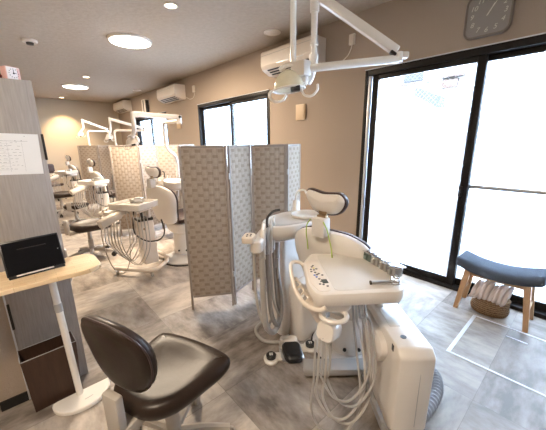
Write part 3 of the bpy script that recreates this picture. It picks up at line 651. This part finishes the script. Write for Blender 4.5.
        b = MB(); b.box((BX-.06, BY-.10, .785), (.30, .10, .055), .01, (0, 0, R(38))); b.box((BX+.05, BY, .72), (.03, .12, .14), .008); tb(b).build('arm', 'cream2', t)
        b = MB(); b.cyl((BX-.03, BY-.073, .54), (BX-.03, BY-.085, .54), .014, n=10); tb(b).build('knob', 'bronze', bd)
        b = MB(); b.tube([(-.20, .36, .075), (-.05, .16, .075), (.06, .03, .075), (.16, .0, .075), (.34, .16, .075), (.40, .34, .075), (.36, .60, .075), (.22, .80, .075)], .024, 10, 8); tb(b).build('base_tube', 'cream2', t)
        for x, y in ((-.18, .34), (.10, .0), (.39, .24), (.24, .78)):
            b = MB(); b.cyl((x-.012, y, .026), (x+.012, y, .026), .026, n=12); b.box((x, y, .052), (.02, .03, .02), .003); tb(b).build('caster', 'steel', t)
        b = MB(); b.box((.02, .06, TZ+.03), (.09, .05, .06), .006, (0, 0, R(20))); b.box((-.05, .04, TZ+.02), (.04, .04, .04), .004); b.build('instrument_block', 'steel', t)
        b = MB(); b.box((-.03, .0, TZ+.002), (.2, .02, .004)); b.build('instrument', 'chrome', t)
    return t
M['cream2'] = mat('warm_white_plastic', (.76, .68, .59), .35, var=.02, coat=.15)
M['traymat'] = mat('beige_tray_surface', (.66, .62, .56), .5, var=.02)
cart('white instrument cart nearest the viewer, tray with control panel and tall white box body', (1.19, .72, 0), R(-41.7), True)
c2 = cart('white wheeled instrument cart with U-shaped base in the second bay', (.93, 3.28, 0), R(-57), False)
dup(c2, 'instrument cart of the third bay, behind the second bay cart', (1.05, 5.85, 0)); dup(c2, 'instrument cart of the farthest bay by the far wall', (1.0, 8.5, 0))

# instruments lying on the near tray (world position)
def tray_item(name, label, cat, lx, ly, rz):
    a = R(-41.7); return thing(name, label, cat, (1.19+lx*math.cos(a)-ly*math.sin(a), .72+lx*math.sin(a)+ly*math.cos(a), .882), a+rz)
t = tray_item('instrument_rack', 'row of small chrome and green-grey metal blocks on the near tray', 'instrument rack', .145, .01, R(17))
for k in range(4):
    b = MB(); b.box((0, .12-.064*k, .022), (.045, .055, .044), .004); b.cyl((-.03, .12-.064*k, .012), (-.03, .12-.064*k, .035), .01, n=10); b.cyl((-.022, .13-.064*k, .03), (.0, .13-.064*k, .03), .007, n=8); b.build('block', 'greengrey' if k == 0 else 'steel', t)
    b = MB(); b.box((.004, .12-.064*k, .0465), (.062, .068, .004), .001); p = b.build('top_plate', 'chrome', t)
    b = MB(); b.cyl((0, .13-.064*k, .048), (0, .13-.064*k, .053), .006, n=10); b.cyl((.012, .105-.064*k, .048), (.012, .105-.064*k, .052), .004, n=8); b.build('screw', 'steel', p)
t = tray_item('metal_rod', 'short ribbed metal rod lying in front of the chrome blocks', 'rod', .07, -.15, R(0))
b = MB(); b.tube([(-.045, 0, .009), (.045, .0, .009)], .008, 12, 0); b.build('rod', 'steel', t)
b = MB(); b.cyl((-.05, 0, .009), (-.045, 0, .009), .0095, n=12); b.build('cap', 'dark', t)
t = tray_item('wire_coil', 'small shiny coil of wire at the right front corner of the near tray', 'wire coil', .128, -.16, 0)
b = MB(); b.tube([(.022*math.cos(k*.7)*(1-.012*k), .022*math.sin(k*.7), .005+.0012*k) for k in range(30)], .0025, 6, 3); b.build('coil', 'chrome', t)

# ------------------------------------------------------------------ foot pedal
t = thing('foot_pedal', 'white and black foot pedal with two round side buttons on the floor', 'foot pedal', (1.31, 1.285, 0), R(-38))
b = MB(); b.pad(rrect(.17, .20, .04, 5), [(0, .0), (.012, 0), (.016, .01)]); b.build('base', 'steel', t)
b = MB(); b.pad(rrect(.15, .10, .04, 6), [(.015, .004), (.05, 0), (.075, .012), (.085, .035)], lambda a, c, d: (a-.01, c+.06, d)); b.build('cover', 'white2', t)
b = MB(); b.pad(rrect(.13, .13, .035, 5), [(.015, 0), (.05, 0), (.065, .012)], lambda a, c, d: (a*(1+1.2*c)+.005+.1*(-c), c*1.25-.045, d*(1+2.2*c)+.003)); b.build('treadle', 'black', t)
for k, (x, y) in enumerate(((-.15, -.06), (.15, .04))):
    b = MB(); b.lathe([(.052, 0), (.054, .012), (.046, .02), (.01, .02)], (x, y, 0), n=24, sy_=1.15); b.box((x*.75, y*.75, .008), (.10, .08, .014), .004); pd = b.build('side_pod', 'white2', t)
    b = MB(); b.lathe([(.034, .018), (.036, .04), (.03, .046), (.005, .046)], (x, y, 0), n=22); bt = b.build('button', 'black', pd)
    b = MB()
    for i, j in ((-1, -1), (1, -1), (-1, 1), (1, 1)): b.cyl((x+i*.007, y+j*.007, .046), (x+i*.007, y+j*.007, .048), .0055, n=8)
    b.build('button_mark', 'white2', bt)
b = MB(); b.tube([(-.03, .11, .03), (-.11, .10, .018), (-.21, .14, .018), (-.25, .29, .018), (-.10, .45, .018), (.10, .46, .02)], .0135, 10, 10); b.build('hose', 'hose', t)

# ------------------------------------------------------------------ operatory lights
def lamp_head(t, c, s, yaw, dome='dome'):
    """dome, rim ring, yoke, two C handles and sensor about centre c"""
    def T(b): bmesh.ops.transform(b.bm, matrix=Matrix.Translation(c) @ Euler((R(-6), R(-6), yaw)).to_matrix().to_4x4() @ Matrix.Scale(s, 4), verts=b.bm.verts[:]); return b
    b = MB(); b.lathe([(.115, -.02), (.114, .01), (.10, .055), (.075, .09), (.04, .112), (.008, .118)], n=28, sx=1.0, sy_=.8, cap=False); b.rings([[(.115*math.cos(a*2*math.pi/28), .8*.115*math.sin(a*2*math.pi/28), -.02) for a in range(28)], [(.01*math.cos(a*2*math.pi/28), .01*math.sin(a*2*math.pi/28), -.01) for a in range(28)]], cap=False); dm = T(b).build('lamp_dome', dome, t)
    b = MB(); b.tube([(.118*math.cos(a*2*math.pi/24), .095*math.sin(a*2*math.pi/24), -.022) for a in range(24)], .008, 8, 1, True); T(b).build('rim', 'white2', dm)
    b = MB(); b.tube([(-.06, .0, .125), (.0, -.01, .15), (.07, .0, .145), (.12, .0, .10), (.135, .0, .04), (.12, 0, -.0)], .018, 8); b.box((.105, 0, .05), (.06, .07, .09), .015); T(b).build('yoke', 'white2', t)
    b = MB(); b.tube([(-.115, -.02, -.02), (-.15, -.03, -.035), (-.155, -.03, -.07), (-.12, -.03, -.105), (-.06, -.03, -.10), (-.03, -.02, -.065)], .010, 8); T(b).build('handle', 'white2', t)
    b = MB(); b.tube([(.11, -.01, -.0), (.09, -.03, -.04), (.11, -.035, -.085), (.16, -.035, -.095), (.205, -.03, -.06), (.215, -.02, -.015)], .010, 8); T(b).build('handle', 'white2', t)
    b = MB(); b.box((.04, -.07, -.04), (.07, .045, .035), .004); T(b).build('sensor', 'black', t)
# near: hung from the ceiling
t = thing('operatory_light', 'white ceiling-hung operatory light with folding arm nearest the viewer', 'dental light', (1.60, 1.56, CZ), 0, 'operatory lights')
o_ = Vector((1.60, 1.56, CZ))
def L3(p): return Vector(p)-o_
pole = (1.60, 1.56)
b = MB(); b.lathe([(.09, 0), (.09, -.03), (.03, -.05), (.02, -.05)]); b.build('ceiling_mount', 'white2', t)
b = MB(); b.cyl((0, 0, -.04), (0, 0, 2.03-CZ), .021); b.build('pole', 'white2', t)
b = MB(); b.box(L3((1.615, 1.50, 1.99)), (.075, .13, .10), .012); b.build('pivot_block', 'white', t)
J = Vector((2.13, 1.06, 2.062))
b = MB(); b.cyl(L3((1.63, 1.475, 1.99)), L3(J+Vector((0, 0, -.01))), .027); b.build('lower_arm', 'white2', t)
b = MB(); b.cyl(L3(J+Vector((0, 0, -.028))), L3(J+Vector((0, 0, .03))), .027); b.box(L3(J+Vector((.03, -.025, .012))), (.05, .05, .04), .01, (0, 0, R(-43))); b.build('elbow_joint', 'white', t)
A0, A1 = J+Vector((-.01, .01, .035)), Vector((1.77, 1.50, 2.475))
def bararm(b, a, c, w_, h_):
    d = Vector(c)-Vector(a); q = d.to_track_quat('X', 'Z'); b.box((0, 0, 0), (d.length, w_, h_), .008)
    bmesh.ops.transform(b.bm, matrix=Matrix.Translation((Vector(a)+Vector(c))/2) @ q.to_matrix().to_4x4(), verts=b.bm.verts[:]); return b
b = MB(); bararm(b, L3(A0), L3(A1), .055, .06); sa = b.build('spring_arm', 'white2', t)
b = MB(); bararm(b, L3(A0+(A1-A0)*.02+Vector((-.008, -.008, -.034))), L3(A0+(A1-A0)*.09+Vector((-.008, -.008, -.034))), .056, .02); b.build('end_cap', 'black', sa)
b = MB(); b.cyl(L3(A1+Vector((-.01, .01, -.10))), L3(A1+Vector((-.01, .01, .05))), .032); b.build('upper_joint', 'white', t)
K = Vector((1.665, 1.48, 0))
b = MB(); b.cyl(L3((A1.x-.01, A1.y+.01, 2.40)), L3((A1.x-.02, A1.y+.0, 2.06)), .024, .02); b.cyl(L3((A1.x-.02, A1.y, 2.18)), L3((A1.x-.02, A1.y, 2.165)), .028); b.build('drop_tube', 'white2', t)
b = MB(); b.tube([L3((A1.x-.02, A1.y, 2.1)), L3((A1.x-.03, A1.y+.0, 2.02)), L3((A1.x-.05, A1.y-.0, 1.95)), L3((A1.x-.07, A1.y+.01, 1.91))], lambda q: .034-.012*q, 10); b.build('knuckle', 'white', t)
lamp_head(t, L3((1.56, 1.56, 1.88)), .92, R(-42))
def post_lamp(label, post, base, joint, arm_end, head, zt, s=1.0):
    """floor unit post with a bend, tube to the joint, spring arm back, drop link and head"""
    t = thing('operatory_light', label, 'dental light', (*base, .97), 0, 'operatory lights'); o_ = Vector((*base, .97)); q = lambda p: Vector(p)-o_
    px_, py_ = post
    b = MB(); b.tube([q((*base, .97)), q((*base, 1.22)), q((base[0]-.03, base[1], 1.32)), q((px_+.03, py_, 1.42)), q((px_, py_, 1.52)), q((px_, py_, 1.6)), q((px_, py_, zt-.08)), q((px_+(joint[0]-px_)*.03, py_+(joint[1]-py_)*.03, zt-.025)), q((px_+(joint[0]-px_)*.12, py_+(joint[1]-py_)*.12, zt)), q((px_+(joint[0]-px_)*.3, py_+(joint[1]-py_)*.3, zt)), q((joint[0], joint[1], zt))], .024, 10, 6); b.build('post', 'cream2', t)
    b = MB(); b.cyl(q((joint[0], joint[1], zt-.04)), q((joint[0], joint[1], zt+.07)), .035); b.build('elbow_joint', 'white2', t)
    b = MB(); bararm(b, q((joint[0], joint[1], zt+.05)), q(arm_end), .055, .06); b.build('spring_arm', 'white2', t)
    b = MB(); b.cyl(q((joint[0], joint[1]-.036, zt+.05)), q((joint[0], joint[1]-.045, zt+.05)), .018, n=12); b.build('arm_cap', 'dark', t)
    h = Vector(head); a = Vector(arm_end)
    b = MB(); b.tube([q(a+Vector((0, 0, .03))), q(a+Vector((0, 0, -.03))), q((a.x, a.y, (a.z+h.z)/2)), q(h+Vector((.02, 0, .10))), q(h+Vector((0, 0, .05)))], .026, 10, 5); b.build('drop_tube', 'white2', t)
    lamp_head(t, q(head), s*.62, R(-30), 'white')
post_lamp('operatory light of the second bay, its thick arm reaching left over the screens', (1.80, 4.42), (2.0, 4.52), (1.83, 3.95), (1.19, 3.80, 1.845), (1.17, 3.88, 1.51), 1.80)
post_lamp('operatory light of the third bay, standing between the two other post lights', (1.83, 7.20), (2.02, 7.38), (2.44, 7.15), (1.77, 7.2, 2.03), (1.71, 7.2, 1.62), 1.80)
post_lamp('farthest operatory light, leftmost and smallest, by the far wall', (1.84, 10.0), (2.02, 10.2), (2.38, 10.0), (1.755, 10.0, 2.17), (1.65, 10.0, 1.76), 1.88)

# ------------------------------------------------------------------ stools
def stool(label, loc, rz, seat_m='leather', h=.50, back=True):
    """faces +x; wide saddle seat"""
    t = thing('operator_stool', label, 'stool', loc, rz, 'brown leather operator stools')
    so = [(-.20, -.10), (-.215, 0), (-.20, .10), (-.12, .175), (.02, .215), (.14, .235), (.205, .20), (.225, 0), (.205, -.20), (.14, -.235), (.02, -.215), (-.12, -.175)]
    so = [(p.x, p.y) for p in catmull([(a, c, 0) for a, c in so], 4, True)]
    def sf(a, c, d):
        k = max(0, 1-(a*a+c*c)/.035)
        return (a, c, h+d-(.018*k if d > -.02 else 0)+.10*max(0, -(a+.10))*0)
    b = MB(); b.pad(so, [(-.10, .05), (-.09, .025), (-.065, .006), (-.04, 0), (-.022, .003), (-.006, .018), (0, .045), (.002, .075), (.0, .12)], sf); b.build('seat', seat_m, t, sharp=80)
    b = MB(); b.box((-.06, 0, h-.10), (.20, .14, .03), .006); b.box((-.20, 0, h-.09), (.12, .10, .05), .01); b.box((-.262, 0, h-.01), (.035, .085, .19), .01); b.build('seat_bracket', 'stoolplastic', t)
    if back:
        bo = [(0, -.17), (.10, -.155), (.165, -.09), (.19, .01), (.175, .09), (.10, .15), (0, .165), (-.10, .15), (-.175, .09), (-.19, .01), (-.165, -.09), (-.10, -.155)]
        bo = [(p.x*.93, p.y*.98) for p in catmull([(a, c, 0) for a, c in bo], 4, True)]
        bf = lambda a, s_, d: (-.225+d+a*a*.9-s_*.18, a, h+.235+s_)
        b = MB(); b.pad(bo, [(-.03, .03), (-.026, .012), (-.012, 0), (.004, .0), (.02, .008), (.03, .03), (.033, .06)], bf); bk = b.build('backrest', seat_m, t, sharp=80)
        b = MB(); P = [bf(a*1.0, s_*1.0, -.014) for a, s_ in bo[::2]]; b.tube(P, .004, 6, 2, True); b.build('piping', 'darkpad', bk)
    b = MB(); b.cyl((0, 0, .12), (0, 0, h-.09), .025); b.cyl((0, 0, .09), (0, 0, .26), .034); b.build('gas_column', 'stoolplastic', t)
    for k in range(5):
        a = R(72*k+20); x, y = math.cos(a), math.sin(a)
        b = MB(); b.tube([(0.02*x, .02*y, .115), (.14*x, .14*y, .105), (.27*x, .27*y, .075)], lambda q: .026-.008*q, 8); lg = b.build('leg', 'stoolplastic', t)
        b = MB(); px_, py_ = -y, x
        for sg in (-1, 1): b.cyl((.27*x+px_*.006*sg, .27*y+py_*.006*sg, .03), (.27*x+px_*.022*sg, .27*y+py_*.022*sg, .03), .03, n=14)
        b.cyl((.27*x, .27*y, .03), (.27*x, .27*y, .075), .012, n=8); b.build('caster', 'stoolplastic' if back == 1 else 'dark', lg)
    return t
M['stoolplastic'] = mat('grey_beige_plastic', (.46, .42, .37), .4, var=.03)
st = stool('brown leather operator stool with curved backrest nearest the viewer', (.385, 1.185, 0), R(22), back=1)
st2 = stool('brown leather stool behind the wooden table top, in the second bay', (.655, 4.45, 0), R(20), h=.50, back=0)
dup(st2, 'low brown stool in the third bay between the far carts', (.80, 6.55, 0), R(60)).scale = (.85, .85, .82); dup(st2, 'flat brown stool seat near the far cart, leftmost of the stools', (.72, 7.75, 0))
t = thing('desk_chair', 'dark chair with a padded back against the far wall at left', 'chair', (.80, 10.1, 0), R(-75))
b = MB(); b.pad(rrect(.46, .46, .08, 5), [(.40, .02), (.42, 0), (.46, 0), (.475, .03)]); b.build('seat', 'darkpad', t)
b = MB(); b.pad(rrect(.46, .26, .06, 5), [(0, .02), (.015, 0), (.04, 0), (.05, .02)], lambda a, c, d: (-.24-d, a, .86+c)); b.build('backrest', 'darkpad', t)
b = MB(); b.box((-.25, 0, .62), (.03, .06, .35), .006); b.build('back_bracket', 'steel', t)
b = MB(); b.cyl((0, 0, .06), (0, 0, .40), .025); b.build('column', 'steel', t)
for k in range(5):
    a = R(72*k); b = MB(); b.tube([(0, 0, .09), (.27*math.cos(a), .27*math.sin(a), .05)], .018, 8, 0); b.cyl((.27*math.cos(a), .27*math.sin(a), 0.0), (.27*math.cos(a), .27*math.sin(a), .05), .025, n=10); b.build('leg', 'dark', t)

# ------------------------------------------------------------------ left side: cabinet, partition, table, bin
t = thing('cabinet', 'tall cabinet with grey wood grain side at the left edge', 'cabinet', (.0, 2.08, 0))
b = MB(); b.box((.0115, .225, .915), (.305, .45, 1.83), .0015); b.build('body', 'panelwood', t)
b = MB(); b.box((-.145, -.001, .60), (.008, .004, 1.2)); b.build('edge_strip', 'aluminium', t)
b = MB(); b.box((-.137, -.003, .56), (.012, .006, .16), .001); b.build('latch', 'black', t)
b = MB(); b.box((.1645, .012, 1.49), (.012, .03, .14), .002); b.build('handle', 'black', t)
for z in (.86, .70):
    b = MB(); b.box((.168, .012, z), (.010, .03, .05), .003); b.build('hinge', 'white2', t)
b = MB(); b.box((-.40, 2.13, .915), (.50, .09, 1.83)); b = struct(b, 'wall_partition', 'wall')
# shorten: the partition ends at x = -.27 on its own left, it is a short stub
for v in b.data.vertices: v.co.x = -.149 if v.co.x > -.3 else -.275
b = MB(); b.box((-.211, 2.08, .03), (.124, .01, .06)); struct(b, 'baseboard_partition', 'black')
t = thing('notice_sheet', 'white sheet with a handwritten table taped to the grey cabinet', 'paper', (-.006, 2.078, 1.457), 0)
b = MB(); b.at((0, 0, 0), (0, R(2), 0)).box((0, -.0005, 0), (.297, .0006, .212)); b.build('sheet', 'paper', t)
b = MB(); b.at((0, 0, 0), (0, R(2), 0))
rn = random.Random(5)
b.box((-.01, -.0012, .068), (.22, .0003, .0012))
for k in range(9): b.box((-.03, -.0012, .055-.017*k), (.10, .0003, .0005))
for x in (-.08, -.045, .015, .075): b.box((x, -.0012, -.015), (.0006, .0003, .15))
b.build('table_lines', 'ink', t)
b = MB(); b.at((0, 0, 0), (0, R(2), 0))
for k in range(9):
    x = -.10
    while x < .06:
        l_ = rn.uniform(.004, .016)
        if rn.random() < .7: b.box((x+l_/2, -.0012, .061-.017*k+rn.uniform(-.002, .002)), (l_, .0003, .0014))
        x += l_+rn.uniform(.004, .012)
b.build('handwriting', 'ink', t)
for x, z in ((-.085, .094), (.09, .094), (.05, .07), (.075, .071)):
    b = MB(); b.at((0, 0, 0), (0, R(2), 0)).cyl((x, -.0008, z), (x, -.003, z), .002, n=8); b.build('pin', 'ink', t)
# pink clock on the cabinet
t = thing('alarm_clock', 'small square pink alarm clock on top of the cabinet', 'clock', (.098, 2.125, 1.83), R(28))
b = MB(); b.box((0, .02, .034), (.068, .045, .066), .006); b.build('body', 'pink', t)
b = MB(); b.box((0, -.004, .034), (.060, .004, .058), .001); fc = b.build('face', 'pinkface', t)
b = MB(); b.box((.023, -.0065, .034), (.012, .001, .054)); b.build('face_band', 'pink', fc)
for k in range(12):
    a = R(30*k); b = MB(); b.box((.021*math.sin(a), -.0068, .034+.021*math.cos(a)), (.003, .001, .004)); b.build('hour_mark', 'greybtn', fc)
b = MB(); b.box((0, -.007, .042), (.002, .001, .018)); b.box((.006, -.007, .0345), (.014, .001, .002)); b.cyl((0, -.0065, .034), (0, -.008, .034), .0045, n=10); b.build('clock_hands', 'black', fc)
b = MB(); b.pad(rrect(.10, .05, .02, 4), [(0, .004), (.02, 0), (.035, .01), (.042, .022)]); o = b.build('red_pouch', 'red', None, (.005, 2.15, 1.83)); tag(o, 'dark red cloth pouch on top of the cabinet beside the pink clock', 'pouch')

# pedestal table
t = thing('side_table', 'pine-topped pedestal table with white pole and rounded white base', 'table', (.088, 1.89, 0))
b = MB()
ol = [(-.64, -.145), (.142, -.145), (.207, -.10), (.207, .08), (.177, .14), (-.64, .14)]
def rn2(o, r=.03):
    out = []; n = len(o)
    for i in range(n):
        a, p, c = Vector(o[i-1]), Vector(o[i]), Vector(o[(i+1) % n]); u = (a-p).normalized()*min(r, (a-p).length*.45); v = (c-p).normalized()*min(r, (c-p).length*.45)
        for k in range(5):
            q = k/4; out.append(tuple((p+u)*(1-q)**2+p*2*q*(1-q)+(p+v)*q*q))
    return out
b.pad(rn2(ol), [(.825, .004), (.828, 0), (.847, 0), (.85, .003)]); b.build('table_top', 'butcher', t)
b = MB(); b.cyl((0, 0, .02), (-.022, -.012, .825), .018); po = b.build('pole', 'white2', t)
b = MB(); b.cyl((-.016, -.0087, .60), (-.0172, -.0094, .65), .0195); b.build('pole_collar', 'greyplastic', po)
b = MB(); ds = [(.15*math.cos(R(a)), .13*math.sin(R(a))) for a in range(180, 361, 12)]+[(.15, .03), (-.12, .03), (-.145, .02)]
b.pad([(x+.01, y) for x, y in ds], [(0, .004), (.004, 0), (.02, 0), (.026, .006)], lambda a, c, d: (a*1.0, c*1.0-.005, d)); bs = b.build('base', 'white2', t)
b = MB(); b.box((.035, -.07, .0265), (.045, .004, .001), rot=(0, 0, R(8))); b.build('base_mark', 'greyplastic', bs)
t = thing('tablet', 'black tablet propped up on the wooden table top', 'tablet', (.018, 1.915, .85), R(6))
b = MB(); b.box((0, 0, .095), (.245, .008, .18), .003, (R(-22), 0, 0)); bd = b.build('body', 'black', t)
b = MB(); b.box((0, -.0045, .0945), (.232, .001, .166), rot=(R(-22), 0, 0)); b.build('screen', 'screenglass', bd)
b = MB(); b.cyl((.105, -.005, .10), (.105, -.0065, .0995), .0025, n=8); b.build('camera_lens', 'greyplastic', bd)
b = MB(); b.box((.0, .045, .07), (.12, .004, .15), .001, (R(28), 0, 0)); b.box((0, -.02, .006), (.235, .05, .010), .002); b.build('stand', 'black', t)
b = MB(); b.box((-.01, -.043, .014), (.155, .006, .006), .001, (0, 0, 0)); b.build('stand_ledge', 'white2', t)
t = thing('wastebasket', 'dark walnut rectangular wastebasket standing by the grey cabinet', 'bin', (-.012, 2.0, 0), R(3))
b = MB()
def ring(w_, d_, z): return [(-w_/2, -d_/2, z), (w_/2, -d_/2, z), (w_/2, d_/2, z), (-w_/2, d_/2, z)]
b.rings([ring(.232, .12, 0.002), ring(.26, .14, .35), ring(.254, .134, .35), ring(.224, .112, .012)], cap=True); b.build('body', 'brownwood', t, sharp=20)
b = MB()
for P in (((-.13, -.07), (.13, -.07)), ((.13, -.07), (.13, .07)), ((.13, .07), (-.13, .07)), ((-.13, .07), (-.13, -.07))): b.tube([(*P[0], .35), (*P[1], .35)], .0022, 6, 0)
b.build('rim', 'greyplastic', t)

# ------------------------------------------------------------------ bench, basket, towels
t = thing('bench', 'oak stool bench with a curved blue-grey cushion by the sliding door', 'bench', (3.0, .425, 0))
b = MB()
def bench_f(a, c, d): return (a, c, .352+d+.06*(c/.31)**2)
bo_ = [p for p in rrect(.29, .61, .035, 5)]; bo2 = []
for i_, p in enumerate(bo_):
    q_ = bo_[(i_+1) % len(bo_)]; bo2.append(p)
    if abs(p[1]-q_[1]) > .2: bo2 += [(p[0], p[1]+(q_[1]-p[1])*k/12) for k in range(1, 12)]
b.pad(bo2, [(0, .008), (.008, 0), (.055, 0), (.072, .012), (.08, .03), (.083, .08)], bench_f)
b.build('cushion', 'bluegrey', t, sharp=60)
for sy_ in (-1, 1):
    for sx_ in (-1, 1):
        b = MB(); top = Vector((sx_*.10, sy_*.205, .375)); ft = Vector((sx_*.135 if sx_ < 0 else .12, sy_*.25, 0)); q = .019
        b.rings([[(p.x+dx*k, p.y+dy*k, p.z) for dx, dy in ((-q, -q), (q, -q), (q, q), (-q, q))] for p, k in ((ft, .85), (top, 1.25))]); b.build('leg', 'oak', t)
    b = MB(); b.box((0, sy_*.235, .17), (.22, .018, .03), .003); b.build('stretcher', 'oak', t)
b = MB()
for sx_ in (-1, 1): b.box((sx_*.10, 0, .345), (.02, .41, .03), .003)
b.build('apron', 'oak', t)
t = thing('basket', 'round woven seagrass basket under the bench', 'basket', (3.0, .45, 0))
b = MB(); b.lathe([(.085, .0), (.11, .02), (.125, .07), (.125, .13), (.12, .15), (.11, .15), (.112, .08), (.08, .02), (.01, .02)], n=32, sx=.95, sy_=1.1)
for k in range(8): b.tube([(.95*(.118+.006*math.sin(k))*math.cos(a*2*math.pi/24), 1.1*(.118+.006*math.sin(k))*math.sin(a*2*math.pi/24), .015+.018*k) for a in range(24)], .009, 6, 1, True)
b.build('wicker', 'basket', t)
for k in range(8):
    y = .335+.032*k; b = MB(); zc = .20+.02*math.sin(k*1.7)
    b.tube([(2.92, y+.03, .13), (2.885, y+.01, .17), (2.90, y-.0, zc+.03), (2.96, y-.01, zc+.065), (3.03, y-.01, zc+.055), (3.07, y+.01, .14)], lambda q: .0165-.002*math.cos(q*6), 10, 8)
    o = b.build('folded_towel', 'towel'); tag(o, 'pale pink towel folded upright in the basket under the bench', 'towel', 'towels in the basket')
